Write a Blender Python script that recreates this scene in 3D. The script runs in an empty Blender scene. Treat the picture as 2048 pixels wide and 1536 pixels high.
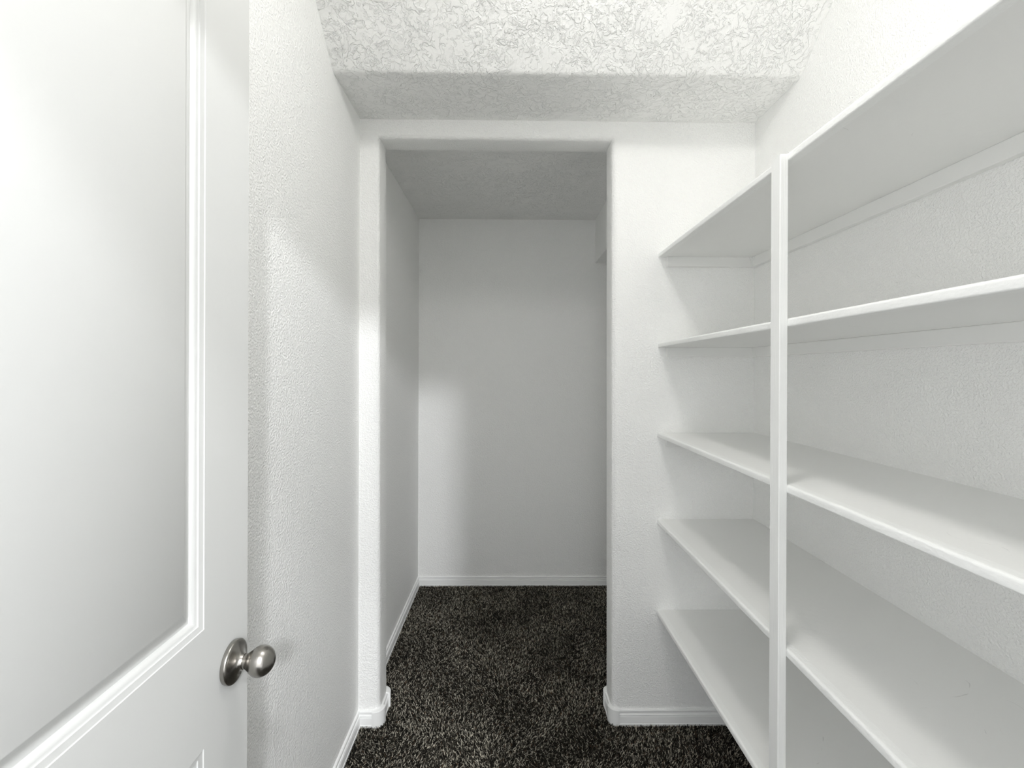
import bpy, math, random
import numpy as np
from mathutils import Matrix, Vector

S = 1.04            # metres per working unit: everything below is measured in working units
C = bpy.context.scene.collection
sc = bpy.context.scene

# ---------------------------------------------------------------- camera
H = 1.32
cam_data = bpy.data.cameras.new('camera')
cam_data.sensor_width = 36.0
cam_data.lens = 920.0 / 2048.0 * 36.0
cam_data.shift_y = -24.25 / 2048.0
cam_data.clip_start = 0.02
cam = bpy.data.objects.new('camera', cam_data)
C.objects.link(cam)
yaw, pitch, roll = 0.0122, -0.0011, 0.0037
c, s, cp, sp, cr, sr = math.cos(yaw), math.sin(yaw), math.cos(pitch), math.sin(pitch), math.cos(roll), math.sin(roll)
right0, up0, fwd = Vector((c, -s, 0)), Vector((-s * sp, -c * sp, cp)), Vector((s * cp, c * cp, sp))
right, up = right0 * cr + up0 * sr, up0 * cr - right0 * sr
M = Matrix((right, up, -fwd)).transposed().to_4x4()
M.translation = Vector((0, 0, H)) * S
cam.matrix_world = M
sc.camera = cam

# ---------------------------------------------------------------- world, lights, exposure
world = bpy.data.worlds.new('world')
sc.world = world
world.use_nodes = True
bg = world.node_tree.nodes['Background']
bg.inputs['Color'].default_value = (0.97, 0.985, 1.0, 1)
WORLD = 2.4
DOME = 50.0           # radiance of the closet's ceiling lamp glass
HALL = 335.0          # watts of the lamp in the hall behind the camera
bg.inputs['Strength'].default_value = WORLD

NEAR = 95.0          # watts of the hall lamp just outside the doorway
for watts, where in ((HALL, (0.788, -2.2, 2.535)), (NEAR, (0.42, -1.0, 2.74))):
    hall = bpy.data.lights.new('hall_lamp', 'POINT')
    hall.energy = watts
    hall.shadow_soft_size = 0.085
    hall.color = (0.97, 0.98, 1.0)
    hall_o = bpy.data.objects.new('hall_lamp', hall)
    hall_o.location = Vector(where) * S
    C.objects.link(hall_o)

vs = sc.view_settings
sc.display_settings.display_device = 'sRGB'
vs.view_transform = 'Standard'
vs.look = 'None'
vs.gamma = 1.0
vs.use_curve_mapping = False
vs.exposure = 0.0
cy = sc.cycles
cy.max_bounces = 14
cy.diffuse_bounces = 12
cy.glossy_bounces = 4
cy.use_denoising = True
cy.caustics_reflective = False
cy.caustics_refractive = False


# ---------------------------------------------------------------- materials
def new_mat(name, col, rough, spec=0.5, metal=0.0):
    m = bpy.data.materials.new(name)
    m.use_nodes = True
    nt = m.node_tree
    b = nt.nodes['Principled BSDF']
    b.inputs['Base Color'].default_value = (*col, 1)
    b.inputs['Roughness'].default_value = rough
    b.inputs['Specular IOR Level'].default_value = spec
    b.inputs['Metallic'].default_value = metal
    return m, nt, b


class N:
    """small node helper"""
    def __init__(self, nt):
        self.nt = nt

    def add(self, typ, **kw):
        n = self.nt.nodes.new(typ)
        for k, v in kw.items():
            if k.startswith('_'):
                n.inputs[k[1:].replace('_', ' ')].default_value = v
            else:
                setattr(n, k, v)
        return n

    def link(self, a, b):
        self.nt.links.new(a, b)

    def math(self, op, a, b=None, clamp=False):
        n = self.nt.nodes.new('ShaderNodeMath')
        n.operation = op
        n.use_clamp = clamp
        for i, v in enumerate((a, b)):
            if v is None:
                continue
            if isinstance(v, (int, float)):
                n.inputs[i].default_value = v
            else:
                self.link(v, n.inputs[i])
        return n.outputs[0]

    def smooth(self, v, lo, hi):
        n = self.nt.nodes.new('ShaderNodeMapRange')
        n.interpolation_type = 'SMOOTHSTEP'
        self.link(v, n.inputs[0])
        n.inputs[1].default_value = lo
        n.inputs[2].default_value = hi
        return n.outputs[0]


def bump(h, b, height, dist, strength=1.0):
    n = h.add('ShaderNodeBump')
    n.inputs['Strength'].default_value = strength
    n.inputs['Distance'].default_value = dist
    h.link(height, n.inputs['Height'])
    h.link(n.outputs['Normal'], b.inputs['Normal'])


# painted drywall, orange-peel texture
def wall_paint(name, col, dist=0.0010):
    m, nt, b = new_mat(name, col, 0.62, 0.35)
    h = N(nt)
    tc = h.add('ShaderNodeNewGeometry').outputs['Position']
    n1 = h.add('ShaderNodeTexNoise', _Scale=185.0, _Detail=2.5, _Roughness=0.5)
    h.link(tc, n1.inputs['Vector'])
    n2 = h.add('ShaderNodeTexNoise', _Scale=60.0, _Detail=1.0)
    h.link(tc, n2.inputs['Vector'])
    peel = h.smooth(n1.outputs['Fac'], 0.36, 0.66)
    hh = h.math('ADD', peel, h.math('MULTIPLY', n2.outputs['Fac'], 0.7))
    bump(h, b, hh, dist)
    return m


# skip-trowel plaster: thin broken ridges curling over a nearly flat coat
def trowel_plaster(name, col):
    m, nt, b = new_mat(name, col, 0.62, 0.35)
    h = N(nt)
    pos = h.add('ShaderNodeNewGeometry').outputs['Position']
    warp = h.add('ShaderNodeTexNoise', _Scale=16.0, _Detail=4.0, _Roughness=0.62)
    h.link(pos, warp.inputs['Vector'])
    sub = h.add('ShaderNodeVectorMath', operation='SUBTRACT')
    h.link(warp.outputs['Color'], sub.inputs[0])
    sub.inputs[1].default_value = (0.5, 0.5, 0.5)
    mul = h.add('ShaderNodeVectorMath', operation='SCALE')
    h.link(sub.outputs[0], mul.inputs[0])
    mul.inputs['Scale'].default_value = 0.05
    add = h.add('ShaderNodeVectorMath', operation='ADD')
    h.link(pos, add.inputs[0])
    h.link(mul.outputs[0], add.inputs[1])
    # terraces with a slow rise and a ragged, sharp lip
    def terraces(scale, period, amp, seed):
        off = h.add('ShaderNodeVectorMath', operation='ADD')
        h.link(add.outputs[0], off.inputs[0])
        off.inputs[1].default_value = (seed, seed * 0.7, -seed)
        n = h.add('ShaderNodeTexNoise', _Scale=scale, _Detail=5.5, _Roughness=0.56)
        h.link(off.outputs[0], n.inputs['Vector'])
        fr = h.math('FRACT', h.math('DIVIDE', n.outputs['Fac'], period))
        lip = h.math('SUBTRACT', 1.0, h.smooth(fr, 0.92, 1.0))
        up_ = h.math('MULTIPLY', h.math('POWER', fr, 4.5), lip)
        mk = h.add('ShaderNodeTexNoise', _Scale=scale * 0.8, _Detail=2.0)
        h.link(off.outputs[0], mk.inputs['Vector'])
        up_ = h.math('MULTIPLY', up_, h.smooth(mk.outputs['Fac'], 0.33, 0.50))
        return h.math('MULTIPLY', up_, amp)
    total = h.math('ADD', terraces(8.5, 0.075, 1.0, 3.1), terraces(17.0, 0.12, 0.75, 7.7))
    fine = h.add('ShaderNodeTexNoise', _Scale=190.0, _Detail=2.0)
    h.link(pos, fine.inputs['Vector'])
    hh = h.math('ADD', total, h.math('MULTIPLY', fine.outputs['Fac'], 0.2))
    bump(h, b, hh, 0.0026)
    return m


# brushed / rolled gloss enamel on wood
def enamel(name, col, rough, grain_scale, dist, scuffs=False):
    m, nt, b = new_mat(name, col, rough, 0.45)
    h = N(nt)
    pos = h.add('ShaderNodeNewGeometry').outputs['Position']
    mp = h.add('ShaderNodeMapping')
    mp.inputs['Scale'].default_value = grain_scale
    h.link(pos, mp.inputs['Vector'])
    n1 = h.add('ShaderNodeTexNoise', _Scale=1.0, _Detail=3.0)
    h.link(mp.outputs[0], n1.inputs['Vector'])
    bump(h, b, n1.outputs['Fac'], dist)
    if scuffs:   # a few hair-thin grey scuff marks left on the boards
        w = h.add('ShaderNodeTexNoise', _Scale=9.0, _Detail=1.0)
        h.link(pos, w.inputs['Vector'])
        line = h.math('ABSOLUTE', h.math('SUBTRACT', w.outputs['Fac'], 0.52))
        line = h.math('SUBTRACT', 1.0, h.smooth(line, 0.0, 0.0035))
        k = h.add('ShaderNodeTexNoise', _Scale=22.0, _Detail=3.0)
        h.link(pos, k.inputs['Vector'])
        k2 = h.add('ShaderNodeTexNoise', _Scale=3.5, _Detail=0.0)
        h.link(pos, k2.inputs['Vector'])
        fac = h.math('MULTIPLY', line, h.smooth(k.outputs['Fac'], 0.56, 0.66))
        fac = h.math('MULTIPLY', fac, h.smooth(k2.outputs['Fac'], 0.50, 0.60))
        fac = h.math('MULTIPLY', fac, 0.35)
        mx = h.add('ShaderNodeMix', data_type='RGBA')
        h.link(fac, mx.inputs['Factor'])
        mx.inputs['A'].default_value = (*col, 1)
        mx.inputs['B'].default_value = (0.25, 0.25, 0.25, 1)
        h.link(mx.outputs['Result'], b.inputs['Base Color'])
    return m


WHITE = (0.90, 0.902, 0.892)
MAT_WALL = wall_paint('orange_peel_wall_paint', WHITE)
MAT_CEIL = trowel_plaster('skip_trowel_plaster', WHITE)
MAT_TRIM = enamel('trim_enamel', (0.86, 0.865, 0.86), 0.32, (40, 40, 40), 0.0003)
MAT_SHELF = enamel('shelf_enamel', (0.825, 0.827, 0.815), 0.42, (60, 60, 60), 0.0004, scuffs=True)
MAT_NOSE = enamel('rolled_nosing_enamel', (0.85, 0.855, 0.845), 0.42, (170, 110, 170), 0.0011)
MAT_POST = enamel('brushed_post_enamel', (0.84, 0.845, 0.835), 0.40, (420, 420, 9), 0.0006)
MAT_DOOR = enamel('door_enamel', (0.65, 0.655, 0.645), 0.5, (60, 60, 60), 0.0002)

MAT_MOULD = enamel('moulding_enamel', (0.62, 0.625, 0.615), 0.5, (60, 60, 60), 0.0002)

MAT_METAL, _nt, _b = new_mat('satin_nickel', (0.36, 0.345, 0.32), 0.27, 0.5, 1.0)
_h = N(_nt)
_p = _h.add('ShaderNodeNewGeometry').outputs['Position']
_mp = _h.add('ShaderNodeMapping')
_mp.inputs['Scale'].default_value = (900, 60, 60)
_h.link(_p, _mp.inputs['Vector'])
_n = _h.add('ShaderNodeTexNoise', _Scale=1.0, _Detail=2.0)
_h.link(_mp.outputs[0], _n.inputs['Vector'])
bump(_h, _b, _n.outputs['Fac'], 0.00012)

MAT_BACKING, _nt, _b = new_mat('carpet_backing', (0.012, 0.011, 0.009), 1.0, 0.0)
_h = N(_nt)
_n = _h.add('ShaderNodeTexNoise', _Scale=300.0)
_h.link(_h.add('ShaderNodeNewGeometry').outputs['Position'], _n.inputs['Vector'])
_r = _h.add('ShaderNodeValToRGB')
_r.color_ramp.elements[0].color = (0.006, 0.006, 0.005, 1)
_r.color_ramp.elements[1].color = (0.03, 0.028, 0.023, 1)
_h.link(_n.outputs['Fac'], _r.inputs['Fac'])
_h.link(_r.outputs['Color'], _b.inputs['Base Color'])

MAT_PILE, _nt, _b = new_mat('flecked_carpet_yarn', (0.05, 0.05, 0.045), 0.9, 0.1)
_h = N(_nt)
_a = _h.add('ShaderNodeAttribute', attribute_name='yarn')
_h.link(_a.outputs['Color'], _b.inputs['Base Color'])

MAT_GLASS, _nt, _b = new_mat('lit_lamp_glass', (0.9, 0.9, 0.88), 0.4)
_b.inputs['Emission Color'].default_value = (1.0, 0.985, 0.955, 1)
_b.inputs['Emission Strength'].default_value = DOME


# ---------------------------------------------------------------- mesh helpers
class MB:
    def __init__(self):
        self.v, self.f = [], []

    def add(self, verts, faces):
        o = len(self.v)
        self.v += [tuple(p) for p in verts]
        self.f += [tuple(i + o for i in q) for q in faces]
        return self

    def box(self, x0, x1, y0, y1, z0, z1, dz=0.0, bevel=0.0):
        """box; dz lifts the y1 end (a board that is slightly out of level)"""
        if bevel <= 0:
            v = [(x0, y0, z0), (x1, y0, z0), (x1, y1, z0 + dz), (x0, y1, z0 + dz),
                 (x0, y0, z1), (x1, y0, z1), (x1, y1, z1 + dz), (x0, y1, z1 + dz)]
            return self.add(v, [(0, 3, 2, 1), (4, 5, 6, 7), (0, 1, 5, 4), (1, 2, 6, 5), (2, 3, 7, 6), (3, 0, 4, 7)])
        # bevelled box: 24 vertices
        X, Y, Z, b = (x0, x1), (y0, y1), (z0, z1), bevel
        idx, vs_ = {}, []
        for i in (0, 1):
            for j in (0, 1):
                for k in (0, 1):
                    px, py, pz = X[i], Y[j], Z[k]
                    ix, iy, iz = (b, -b)[i], (b, -b)[j], (b, -b)[k]
                    t = dz * j
                    for ax, p in (('x', (px, py + iy, pz + iz + t)), ('y', (px + ix, py, pz + iz + t)), ('z', (px + ix, py + iy, pz + t))):
                        idx[(i, j, k, ax)] = len(vs_)
                        vs_.append(p)
        g = lambda i, j, k, a: idx[(i, j, k, a)]
        fs = []
        for i in (0, 1):
            q = [g(i, 0, 0, 'x'), g(i, 1, 0, 'x'), g(i, 1, 1, 'x'), g(i, 0, 1, 'x')]
            fs.append(q if i else q[::-1])
            q = [g(0, i, 0, 'y'), g(0, i, 1, 'y'), g(1, i, 1, 'y'), g(1, i, 0, 'y')]
            fs.append(q if i else q[::-1])
            q = [g(0, 0, i, 'z'), g(1, 0, i, 'z'), g(1, 1, i, 'z'), g(0, 1, i, 'z')]
            fs.append(q if i else q[::-1])
        for a in (0, 1):
            for d in (0, 1):
                fs.append([g(0, a, d, 'y'), g(1, a, d, 'y'), g(1, a, d, 'z'), g(0, a, d, 'z')])
                fs.append([g(a, 0, d, 'x'), g(a, 1, d, 'x'), g(a, 1, d, 'z'), g(a, 0, d, 'z')])
                fs.append([g(a, d, 0, 'x'), g(a, d, 1, 'x'), g(a, d, 1, 'y'), g(a, d, 0, 'y')])
        for i in (0, 1):
            for j in (0, 1):
                for k in (0, 1):
                    fs.append([g(i, j, k, 'x'), g(i, j, k, 'y'), g(i, j, k, 'z')])
        return self.add(vs_, fs)

    def prism(self, profile, a, b):
        """closed 3-D profile a(list of points) swept to b(list of points)"""
        n = len(profile)
        v = [a(p) for p in profile] + [b(p) for p in profile]
        f = [(i, (i + 1) % n, n + (i + 1) % n, n + i) for i in range(n)]
        f += [tuple(range(n))[::-1], tuple(range(n, 2 * n))]
        return self.add(v, f)

    def build(self, name, mat, parent=None, smooth=None):
        me = bpy.data.meshes.new(name)
        me.from_pydata([(x * S, y * S, z * S) for x, y, z in self.v], [], self.f)
        import bmesh
        bm = bmesh.new()
        bm.from_mesh(me)
        bmesh.ops.recalc_face_normals(bm, faces=bm.faces)
        bm.to_mesh(me)
        bm.free()
        me.materials.append(mat)
        if smooth is not None:
            me.shade_smooth()
            me.set_sharp_from_angle(angle=math.radians(smooth))
        o = bpy.data.objects.new(name, me)
        C.objects.link(o)
        if parent is not None:
            o.parent = parent
            o.matrix_parent_inverse = parent.matrix_world.inverted()
        return o


def tag(o, label=None, cat=None, kind=None, group=None):
    for k, v in (('label', label), ('category', cat), ('kind', kind), ('group', group)):
        if v:
            o[k] = v
    return o


def empty(name, loc, rz=0.0):
    o = bpy.data.objects.new(name, None)
    o.empty_display_size = 0.1
    o.matrix_world = Matrix.Translation(Vector(loc) * S) @ Matrix.Rotation(rz, 4, 'Z')
    C.objects.link(o)
    return o


def arc(cx, cy_, r, a0, a1, n):
    return [(cx + r * math.cos(math.radians(a0 + (a1 - a0) * i / n)),
             cy_ + r * math.sin(math.radians(a0 + (a1 - a0) * i / n))) for i in range(n + 1)]


# ---------------------------------------------------------------- the room
XL, XR = -0.547, 0.9305
YF, TH = 1.7168, 0.115          # partition: face towards us, thickness
YB = 2.8346                     # far wall of the inner closet
ZS = 2.2555                     # low ceiling
YS, SL = 1.4498, 0.8863         # where the sloped ceiling starts, its slope
ZT = 2.59                       # high ceiling
XIN = 1.05                      # right wall of the inner closet
XBL = -0.5385                   # inner closet, left far corner

mb = MB()
mb.prism([(-0.70, -0.12), (XL, -0.12), (XL, YF + TH / 2), (XBL, YB + 0.1), (-0.70, YB + 0.1)],
         lambda p: (p[0], p[1], -0.06), lambda p: (p[0], p[1], 2.75))
tag(mb.build('wall_left', MAT_WALL), 'white orange-peel textured wall behind the open panelled door', 'wall', 'structure')

mb = MB().box(XR, XR + 0.12, -0.12, YF + 0.02, -0.06, 2.75)
tag(mb.build('wall_right', MAT_WALL), 'white wall that the built-in shelves are fixed along', 'wall', 'structure')

mb = MB().box(-0.70, XIN + 0.12, YB, YB + 0.12, -0.06, 2.40)
tag(mb.build('wall_back', MAT_WALL), 'grey shaded end wall seen through the opening', 'wall', 'structure')

mb = MB().box(XIN, XIN + 0.12, YF + TH - 0.02, YB + 0.05, -0.06, 2.40)
tag(mb.build('wall_inner_right', MAT_WALL), 'side wall of the inner closet hidden past the right jamb', 'wall', 'structure')

# dropped box in the upper right corner of the inner closet
mb = MB().box(0.545, XIN + 0.02, YF + TH - 0.01, YB + 0.02, 1.99, ZS + 0.05)
tag(mb.build('wall_bulkhead', MAT_WALL), 'boxed-in bulkhead under the inner ceiling beyond the right jamb', 'bulkhead', 'structure')

# partition with a bull-nosed cased opening
XJL, XJR, ZH, RB = -0.477, 0.393, 2.189, 0.020
LEAN = 0.0095                    # the jambs stand slightly out of plumb
prof = []                                              # (inset from the opening's edge, depth)
prof += [(RB - RB * math.sin(math.radians(a)), RB - RB * math.cos(math.radians(a))) for a in range(0, 91, 15)]
prof += [(RB - RB * math.cos(math.radians(a)), TH - RB + RB * math.sin(math.radians(a))) for a in range(0, 91, 15)]
mb = MB()


def path(e):
    return [(XJL + LEAN - e, -0.06), (XJL - e, ZH + e), (XJR + e, ZH + e), (XJR + LEAN - 0.001 + e, -0.06)]


rings = [[(x, YF + d, z) for x, z in path(e)] for e, d in prof]
vv = [p for r in rings for p in r]
ff = []
for i in range(len(rings) - 1):
    for j in range(3):
        ff.append((i * 4 + j, i * 4 + j + 1, (i + 1) * 4 + j + 1, (i + 1) * 4 + j))
X0, X1, Z1 = -0.60, XIN + 0.05, 2.42
for ri, y in ((0, YF), (len(rings) - 1, YF + TH)):
    o = len(vv)
    vv += [(X0, y, -0.06), (X0, y, Z1), (X1, y, Z1), (X1, y, -0.06)]
    b0 = ri * 4
    for j in range(3):
        ff.append((b0 + j, b0 + j + 1, o + j + 1, o + j))
mb.add(vv, ff)
tag(mb.build('wall_front', MAT_WALL, smooth=40), 'white partition with a rounded-edge opening into the inner closet', 'wall', 'structure')

# wall behind the camera with the doorway we look through
DXL, DXR, DZ = -0.448, 0.335, 1.985
mb = MB()
mb.box(-0.62, DXL, -0.115, 0.0, -0.06, 2.75)
mb.box(DXR, XR + 0.05, -0.115, 0.0, -0.06, 2.75)
mb.box(DXL, DXR, -0.115, 0.0, DZ, 2.75)
tag(mb.build('wall_near', MAT_WALL), 'wall with the entrance doorway the view looks in through', 'wall', 'structure')

# ceiling: low flat part, rounded edge, slope, high flat part - one continuous skin
th = math.degrees(math.atan(SL))
r = 0.030
t = r * math.tan(math.radians(th / 2))
yc, zc = YS + t, ZS + r
edge = arc(yc, zc, r, 270, 270 - th, 6)
ZTs = ZT
yhi = YS - (ZTs - ZS) / SL
cp_ = [(YB + 0.1, ZS)] + edge + [(yhi, ZTs), (-0.12, ZTs), (-0.12, 2.76), (yhi + 0.1, 2.76), (YS + 0.25, 2.42), (YB + 0.1, 2.42)]
mb = MB()
mb.prism(cp_, lambda p: (-0.62, p[0], p[1]), lambda p: (XIN + 0.08, p[0], p[1]))
tag(mb.build('ceiling', MAT_CEIL, smooth=12), 'white skip-trowel ceiling with a slope dropping to a low soffit', 'ceiling', 'structure')

mb = MB().box(-0.70, XIN + 0.12, -4.2, YB + 0.12, -0.06, -0.0005)
tag(mb.build('floor', MAT_BACKING), 'dark floor under the carpet', 'floor', 'structure')

XJL, XJR = XJL + LEAN * 0.97, XJR + LEAN * 0.87     # jamb faces at floor level

# ---------------------------------------------------------------- baseboards
BH = 0.0575
BP = [(0, 0), (0.0130, 0), (0.0130, 0.0090), (0.0112, 0.0105), (0.0104, 0.0270), (0.0094, 0.0335), (0.0060, 0.0350),
      (0.0060, 0.0370), (0.0096, 0.0385), (0.0096, 0.0405), (0.0052, 0.0425), (0.0046, 0.0475), (0.0078, 0.0505), (0.0080, 0.0545), (0.0062, BH), (0, BH)]


def baseboard(name, p0, p1, nrm, label, m0=0.0, m1=0.0, parent=None):
    """moulded board from p0 to p1 standing out along nrm; m0/m1 mitre its ends (+ shortens the face)"""
    d = Vector((p1[0] - p0[0], p1[1] - p0[1])).normalized()
    mb = MB()
    mb.prism(BP, lambda q: (p0[0] + nrm[0] * q[0] + d.x * q[0] * m0, p0[1] + nrm[1] * q[0] + d.y * q[0] * m0, q[1]),
             lambda q: (p1[0] + nrm[0] * q[0] - d.x * q[0] * m1, p1[1] + nrm[1] * q[0] - d.y * q[0] * m1, q[1]))
    o = mb.build(name, MAT_TRIM, parent, smooth=25)
    return tag(o, label, 'baseboard', 'structure') if label else o


baseboard('baseboard_left', (XL, 0.02), (XL, YF), (1, 0), 'white moulded baseboard along the left wall by the door', 0, 1)
xin0 = XL + (XBL - XL) * 0.05
baseboard('baseboard_inner_left', (xin0 + 0.0005, YF + TH), (XBL - 0.0006, YB), (1, 0), 'white moulded baseboard on the left side of the inner closet', 0, 1)
baseboard('baseboard_back', (XBL, YB), (XIN, YB), (0, -1), 'white moulded baseboard across the shaded end wall', 1, 0)
LEG = 0.004                      # how far a corner block runs past the bull-nose
CB = RB + LEG + 0.0009
baseboard('baseboard_front_left', (XL, YF), (XJL - CB, YF), (0, -1), 'short white baseboard piece left of the opening', 1, 0)
baseboard('baseboard_front_right', (XJR + CB, YF), (XR, YF), (0, -1), 'white baseboard under the shelves right of the opening')
baseboard('baseboard_jamb_left', (XJL, YF + CB), (XJL, YF + TH - CB), (1, 0), 'short white baseboard inside the left jamb')
baseboard('baseboard_jamb_right', (XJR, YF + CB), (XJR, YF + TH - CB), (-1, 0), 'short white baseboard inside the right jamb')
baseboard('baseboard_rear_left', (xin0, YF + TH), (XJL - CB, YF + TH), (0, 1), 'white baseboard on the rear face of the partition, left side')
baseboard('baseboard_rear_right', (XJR + CB, YF + TH), (XIN, YF + TH), (0, 1), 'white baseboard on the rear face of the partition, right side')


def corner_block(name, xe, ye, sx, sy, label):
    """rounded baseboard corner wrapping a bull-nose; xe,ye = the sharp corner, sx/sy = towards the wall's body"""
    cx, cy_ = xe + sx * RB, ye + sy * RB
    ri, ro = RB - 0.001, RB + (0.0175 if sx < 0 else 0.0140)
    outer, inner = [], []
    outer.append((cx + sx * LEG, cy_ - sy * ro))
    inner.append((cx + sx * LEG, cy_ - sy * ri))
    for i in range(11):
        a = math.radians(90 * i / 10)
        outer.append((cx - sx * ro * math.sin(a), cy_ - sy * ro * math.cos(a)))
        inner.append((cx - sx * ri * math.sin(a), cy_ - sy * ri * math.cos(a)))
    outer.append((cx - sx * ro, cy_ + sy * LEG))
    inner.append((cx - sx * ri, cy_ + sy * LEG))
    n = len(outer)
    top, e = BH + 0.0025, 0.0015
    v = []
    for po, pi in zip(outer, inner):
        w = ((po[0] - pi[0]), (po[1] - pi[1]))
        ln = math.hypot(*w)
        k = (ln - e) / ln
        v += [(*pi, 0), (*po, 0), (*po, top - e), (pi[0] + w[0] * k, pi[1] + w[1] * k, top), (*pi, top)]
    f = []
    for i in range(n - 1):
        a, b = i * 5, i * 5 + 5
        for q in range(5):
            f.append((a + q, a + (q + 1) % 5, b + (q + 1) % 5, b + q))
    f += [tuple(range(5)), tuple(range((n - 1) * 5, n * 5))]
    o = MB().add(v, f).build(name, MAT_TRIM, smooth=35)
    return tag(o, label, 'corner trim', 'structure', 'rounded baseboard corner blocks')


corner_block('trim_1', XJL, YF, -1, 1, 'rounded white baseboard corner block at the near left jamb edge')
corner_block('trim_2', XJL, YF + TH, -1, -1, 'rounded white baseboard corner block at the rear left jamb edge')
corner_block('trim_3', XJR, YF, 1, 1, 'rounded white baseboard corner block at the near right jamb edge')
corner_block('trim_4', XJR, YF + TH, 1, -1, 'rounded white baseboard corner block at the rear right jamb edge')

# ---------------------------------------------------------------- carpet pile: every tuft is real, nobody could count them
def carpet():
    rng = np.random.default_rng(7)
    pts = []
    for (x0, x1, y0, y1, st) in ((XL + 0.010, XR - 0.002, 0.85, YF + 0.02, 0.0037),
                                 (XL + 0.010, XIN - 0.005, YF + 0.02, YB - 0.010, 0.0037),
                                 (XL + 0.010, XR - 0.002, -0.10, 0.85, 0.0052)):
        nx, ny = int((x1 - x0) / st), int((y1 - y0) / st)
        gx, gy = np.meshgrid(np.arange(nx), np.arange(ny))
        x = x0 + (gx + 0.5 + rng.uniform(-.45, .45, gx.shape)) * st
        y = y0 + (gy + 0.5 + rng.uniform(-.45, .45, gx.shape)) * st
        k = np.full(gx.shape, st / 0.0037)
        pts.append(np.stack([x.ravel(), y.ravel(), k.ravel()], 1))
    P = np.concatenate(pts)
    wall = (P[:, 1] > YF - 0.006) & (P[:, 1] < YF + TH + 0.006) & ((P[:, 0] < XJL + 0.006) | (P[:, 0] > XJR - 0.006))
    P = P[~wall]
    n = len(P)
    # the pile lies in brushed patches: a slow swirl in the lean direction
    X_, Y_ = P[:, 0], P[:, 1]
    sw = np.sin(9.1 * X_ + 3.0 * np.sin(6.3 * Y_ + 0.7)) + np.sin(11.7 * Y_ + 2.4 * np.sin(7.9 * X_ + 2.1)) + 0.7 * np.sin(23 * X_ + 17 * Y_ + 2 * np.sin(13 * Y_))
    az = rng.normal(0, 1.15, n) + 1.6 * sw
    lean = rng.uniform(0.2, 1.25, n)
    ln = rng.uniform(0.007, 0.0115, n)
    rad = rng.uniform(0.0008, 0.0014, n) * P[:, 2]
    dirv = np.stack([np.sin(lean) * np.cos(az), np.sin(lean) * np.sin(az), np.cos(lean)], 1)
    base = np.stack([P[:, 0], P[:, 1], np.full(n, -0.001)], 1)
    top = base + dirv * ln[:, None]
    top[:, 2] = np.maximum(top[:, 2], 0.003)
    V = np.zeros((n, 6, 3))
    for k in range(3):
        a = az + k * 2 * np.pi / 3 + rng.uniform(0, .6, n)
        off = np.stack([np.cos(a), np.sin(a), np.zeros(n)], 1)
        V[:, k] = base + off * rad[:, None]
        off2 = np.stack([np.cos(a + .7), np.sin(a + .7), rng.uniform(-.5, .5, n)], 1)
        V[:, 3 + k] = top + off2 * (rad * 0.75)[:, None]
    tri = np.array([[0, 1, 4], [0, 4, 3], [1, 2, 5], [1, 5, 4], [2, 0, 3], [2, 3, 5], [3, 4, 5]])
    F = (np.arange(n)[:, None, None] * 6 + tri[None]).reshape(-1, 3)
    me = bpy.data.meshes.new('carpet_pile')
    me.vertices.add(n * 6)
    me.vertices.foreach_set('co', (V * S).reshape(-1).astype(np.float32))
    nf = len(F)
    me.loops.add(nf * 3)
    me.loops.foreach_set('vertex_index', F.reshape(-1).astype(np.int32))
    me.polygons.add(nf)
    me.polygons.foreach_set('loop_start', (np.arange(nf) * 3).astype(np.int32))
    me.update(calc_edges=True)
    pal = np.array([[0.007, 0.0066, 0.0056], [0.028, 0.026, 0.0215], [0.13, 0.12, 0.098], [0.56, 0.525, 0.44], [0.11, 0.068, 0.040]])
    ch = rng.choice(5, n, p=[0.33, 0.22, 0.21, 0.21, 0.03])
    col = pal[ch] * (rng.uniform(0.7, 1.3, n) * (1.0 + 0.09 * sw))[:, None]  # swirl also lightens and darkens the yarn colour: pile shading painted in
    at = me.attributes.new('yarn', 'FLOAT_COLOR', 'POINT')
    rgba = np.ones((n, 6, 4), np.float32)
    rgba[:, :, :3] = col[:, None]
    at.data.foreach_set('color', rgba.reshape(-1))
    me.materials.append(MAT_PILE)
    o = bpy.data.objects.new('carpet_pile', me)
    C.objects.link(o)
    return tag(o, 'dark brown-grey flecked carpet pile covering the closet floor', 'carpet', 'stuff')


carpet()

# ---------------------------------------------------------------- the open panelled door
YE, XE, ANG = 0.760, -0.4237, 0.020       # free edge, face, angle
DW, DT, DH, DB = 0.760, 0.034, 1.955, 0.012
dirx, diry = -math.sin(ANG), math.cos(ANG)


def D(w, z, d=0.0):
    """point on the door: w back from the free edge, height z, d proud of the face (into the room)"""
    return (XE - dirx * w + diry * d, YE - diry * w - dirx * d, z)


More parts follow.
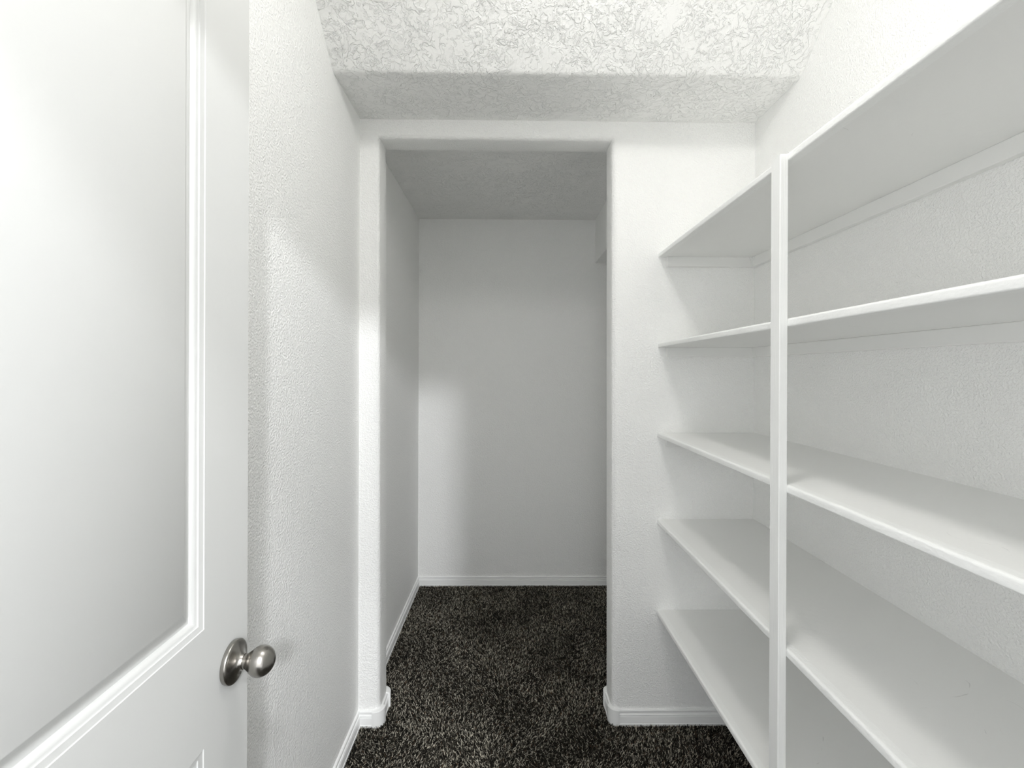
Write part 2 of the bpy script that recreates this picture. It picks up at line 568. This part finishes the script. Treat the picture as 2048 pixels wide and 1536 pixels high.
door = empty('door_1', D(DW, 0.0))
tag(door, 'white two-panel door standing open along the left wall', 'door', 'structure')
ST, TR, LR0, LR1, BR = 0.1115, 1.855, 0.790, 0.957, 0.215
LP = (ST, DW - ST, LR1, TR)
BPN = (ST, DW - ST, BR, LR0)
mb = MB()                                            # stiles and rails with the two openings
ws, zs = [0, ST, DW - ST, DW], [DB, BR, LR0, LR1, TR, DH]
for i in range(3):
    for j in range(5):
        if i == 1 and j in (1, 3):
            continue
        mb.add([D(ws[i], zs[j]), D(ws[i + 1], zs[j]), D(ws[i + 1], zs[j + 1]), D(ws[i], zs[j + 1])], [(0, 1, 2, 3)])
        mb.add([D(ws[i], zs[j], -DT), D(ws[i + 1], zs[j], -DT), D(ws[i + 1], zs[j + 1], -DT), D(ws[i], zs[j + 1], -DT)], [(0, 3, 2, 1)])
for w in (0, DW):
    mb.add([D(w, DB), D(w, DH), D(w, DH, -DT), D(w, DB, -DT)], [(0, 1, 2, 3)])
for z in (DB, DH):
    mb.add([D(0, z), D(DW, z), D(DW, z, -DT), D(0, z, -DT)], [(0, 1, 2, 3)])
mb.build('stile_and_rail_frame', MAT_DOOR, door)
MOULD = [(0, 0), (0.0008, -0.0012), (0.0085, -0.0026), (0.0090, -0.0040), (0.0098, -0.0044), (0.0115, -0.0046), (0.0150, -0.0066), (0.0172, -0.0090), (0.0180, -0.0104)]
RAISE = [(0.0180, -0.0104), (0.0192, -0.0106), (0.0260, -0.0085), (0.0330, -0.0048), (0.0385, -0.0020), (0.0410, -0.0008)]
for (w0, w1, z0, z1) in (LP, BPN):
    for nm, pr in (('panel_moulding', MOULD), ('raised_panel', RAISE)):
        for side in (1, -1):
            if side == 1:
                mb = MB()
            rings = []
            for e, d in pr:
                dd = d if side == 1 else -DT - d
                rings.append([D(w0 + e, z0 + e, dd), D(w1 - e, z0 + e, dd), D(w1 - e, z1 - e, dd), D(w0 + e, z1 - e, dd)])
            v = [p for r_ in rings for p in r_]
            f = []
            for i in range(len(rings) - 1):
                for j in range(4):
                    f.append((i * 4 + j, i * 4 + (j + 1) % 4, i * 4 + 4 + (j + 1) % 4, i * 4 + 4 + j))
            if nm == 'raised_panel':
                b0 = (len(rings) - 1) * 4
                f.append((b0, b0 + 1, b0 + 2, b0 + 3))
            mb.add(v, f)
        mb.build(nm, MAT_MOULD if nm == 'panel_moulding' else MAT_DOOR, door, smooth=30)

# knob
KW, KZ = 0.0450, 0.8705
kn = Vector((diry, -dirx, 0))             # axis, into the room
kt = Vector((dirx, diry, 0))


def lathe(mb, prof, n=40, side=1):
    o = Vector(D(KW, KZ, 0.0 if side == 1 else -DT))
    v, f = [], []
    for a, r_ in prof:
        for i in range(n):
            t_ = 2 * math.pi * i / n
            v.append(tuple(o + kn * (a * side) + (kt * math.cos(t_) + Vector((0, 0, 1)) * math.sin(t_)) * max(r_, 1e-5)))
    for j in range(len(prof) - 1):
        for i in range(n):
            f.append((j * n + i, j * n + (i + 1) % n, (j + 1) * n + (i + 1) % n, (j + 1) * n + i))
    f.append(tuple((len(prof) - 1) * n + i for i in range(n)))
    return mb.add(v, f)


ROSE = [(0, 0.0310), (0.0045, 0.0318), (0.0066, 0.0316), (0.0078, 0.0306), (0.0086, 0.0285), (0.0096, 0.0240), (0.0112, 0.0190), (0.0136, 0.0150), (0.0165, 0.0125), (0.0190, 0.0116), (0.0200, 0.0112)]
KNOB = [(0.0196, 0.0098), (0.0212, 0.0098), (0.0214, 0.0108), (0.0236, 0.0110), (0.0242, 0.0104), (0.0250, 0.0106), (0.0268, 0.0130)]
for i in range(1, 15):
    q = i / 14
    ang_ = math.radians(145 - 145 * q)
    KNOB.append((0.0450 + 0.0200 * math.cos(ang_), 0.0222 * math.sin(ang_) if q < 1 else 0.0001))
for side in (1, -1):
    kb = lathe(MB(), KNOB, 40, side).build('door_knob', MAT_METAL, door, smooth=40)
    lathe(MB(), ROSE, 48, side).build('rose', MAT_METAL, kb, smooth=40)
    if side == 1:
        kb['label'] = 'satin nickel ball knob'
        # small release slot in the rose under the neck
        o = Vector(D(KW, KZ, 0.0))
        m_ = MB()
        q = [o + kn * 0.0126 + kt * a + Vector((0, 0, -0.0172 + b)) + kn * c_ for c_ in (-0.002, 0.0012) for a, b in ((-0.0012, -0.0022), (0.0012, -0.0022), (0.0012, 0.0022), (-0.0012, 0.0022))]
        m_.add([tuple(p) for p in q], [(0, 3, 2, 1), (4, 5, 6, 7), (0, 1, 5, 4), (1, 2, 6, 5), (2, 3, 7, 6), (3, 0, 4, 7)])
        m_.build('release_tab', MAT_METAL, kb)
lp = MB()
w_ = 0.0
a_ = [D(-0.0006, KZ + z_, -DT / 2 + d_) for d_, z_ in ((-0.0125, -0.028), (0.0125, -0.028), (0.0125, 0.028), (-0.0125, 0.028))]
b_ = [D(0.0012, KZ + z_, -DT / 2 + d_) for d_, z_ in ((-0.0125, -0.028), (0.0125, -0.028), (0.0125, 0.028), (-0.0125, 0.028))]
lp.add(a_ + b_, [(0, 1, 2, 3), (4, 7, 6, 5), (0, 4, 5, 1), (1, 5, 6, 2), (2, 6, 7, 3), (3, 7, 4, 0)])
lp.build('latch_plate', MAT_METAL, door)
for z_ in (0.22, 1.0, 1.72):
    lp = MB()
    h0 = Vector(D(DW, z_, 0.004))
    v = [(h0.x + 0.006 * math.cos(k * math.pi / 4), h0.y + 0.006 * math.sin(k * math.pi / 4), z_ + zz) for zz in (-0.045, 0.045) for k in range(8)]
    lp.add(v, [(k, (k + 1) % 8, 8 + (k + 1) % 8, 8 + k) for k in range(8)] + [tuple(range(8)), tuple(range(8, 16))])
    lp.build('hinge', MAT_METAL, door, smooth=50)

# ---------------------------------------------------------------- built-in shelves
XS, TS = 0.5668, 0.0168                     # front of the nosing, board thickness
unit = empty('shelving_unit', (0.75, 0.85, 0.0))
tag(unit, 'white built-in five-tier shelving along the right wall with a slim front post', 'shelves')
rn, rb = 0.0055, 0.0026
#          underside at y=0.6, extra height at the far wall
LEV = [(1.7478, 0.000), (1.4130, -0.0010), (1.0762, 0.0005), (0.7435, 0.0085), (0.4120, 0.000)]
for z, tilt in LEV:
    slope = tilt / (YF - 0.6)
    zy = lambda y, z=z, slope=slope: z + slope * (y - 0.6)
    z0, z1 = zy(0.002), zy(YF)
    bd = MB().box(XS + 0.020, XR, 0.002, YF, z0, z0 + TS, dz=z1 - z0)
    shelf = bd.build('shelf', MAT_SHELF, unit)
    # half-round nosing glued along the front
    pr = [(XS + 0.020, 0.0)] + [(XS + rb - rb * math.sin(math.radians(a)), rb - rb * math.cos(math.radians(a))) for a in range(0, 91, 18)] + \
         [(XS + rn - rn * math.sin(math.radians(a)), TS - rn - rn * math.cos(math.radians(a))) for a in range(90, 181, 15)] + [(XS + 0.020, TS)]
    mb = MB()
    mb.prism(pr, lambda p: (p[0], 0.002, z0 + p[1]), lambda p: (p[0], YF, z1 + p[1]))
    mb.build('nosing', MAT_NOSE, shelf, smooth=40)
    # cleats that carry the board: along the side wall, the partition and the near wall
    CH, CT = 0.036, 0.018
    MB().box(XR - CT, XR, 0.002, YF - CT, z0 - CH, z0, dz=z1 - z0, bevel=0.0012).build('cleat', MAT_SHELF, unit)
    MB().box(XS + 0.0290, XR, YF - CT, YF, z1 - CH, z1, bevel=0.0012).build('cleat', MAT_SHELF, unit)
    MB().box(XS + 0.0290, XR - CT, 0.002, 0.002 + CT, z0 - CH, z0, bevel=0.0012).build('cleat', MAT_SHELF, unit)
MB().box(0.5500, 0.5670, 0.9205, 0.9525, 0.0128, 1.7600, bevel=0.0012).build('post', MAT_POST, unit)

# ---------------------------------------------------------------- ceiling lamp over the closet (just above the picture)
LX, LY = 0.165, 0.64
lamp = empty('ceiling_light', (LX, LY, ZT))
tag(lamp, 'round flush ceiling lamp with a white glass bowl on the high ceiling', 'lamp')


def ring(prof, n=32):
    v = [(LX + r_ * math.cos(2 * math.pi * i / n), LY + r_ * math.sin(2 * math.pi * i / n), z) for z, r_ in prof for i in range(n)]
    f = [(j * n + i, j * n + (i + 1) % n, (j + 1) * n + (i + 1) % n, (j + 1) * n + i) for j in range(len(prof) - 1) for i in range(n)]
    f.append(tuple((len(prof) - 1) * n + i for i in range(n)))
    return MB().add(v, f)


ring([(ZT, 0.124), (ZT - 0.018, 0.124), (ZT - 0.020, 0.120), (ZT - 0.020, 0.02)]).build('canopy', MAT_METAL, lamp, smooth=40)
ring([(ZT - 0.019, 0.112), (ZT - 0.045, 0.109), (ZT - 0.068, 0.098), (ZT - 0.086, 0.075), (ZT - 0.097, 0.042), (ZT - 0.100, 0.008)], 20).build('glass_bowl', MAT_GLASS, lamp, smooth=60)
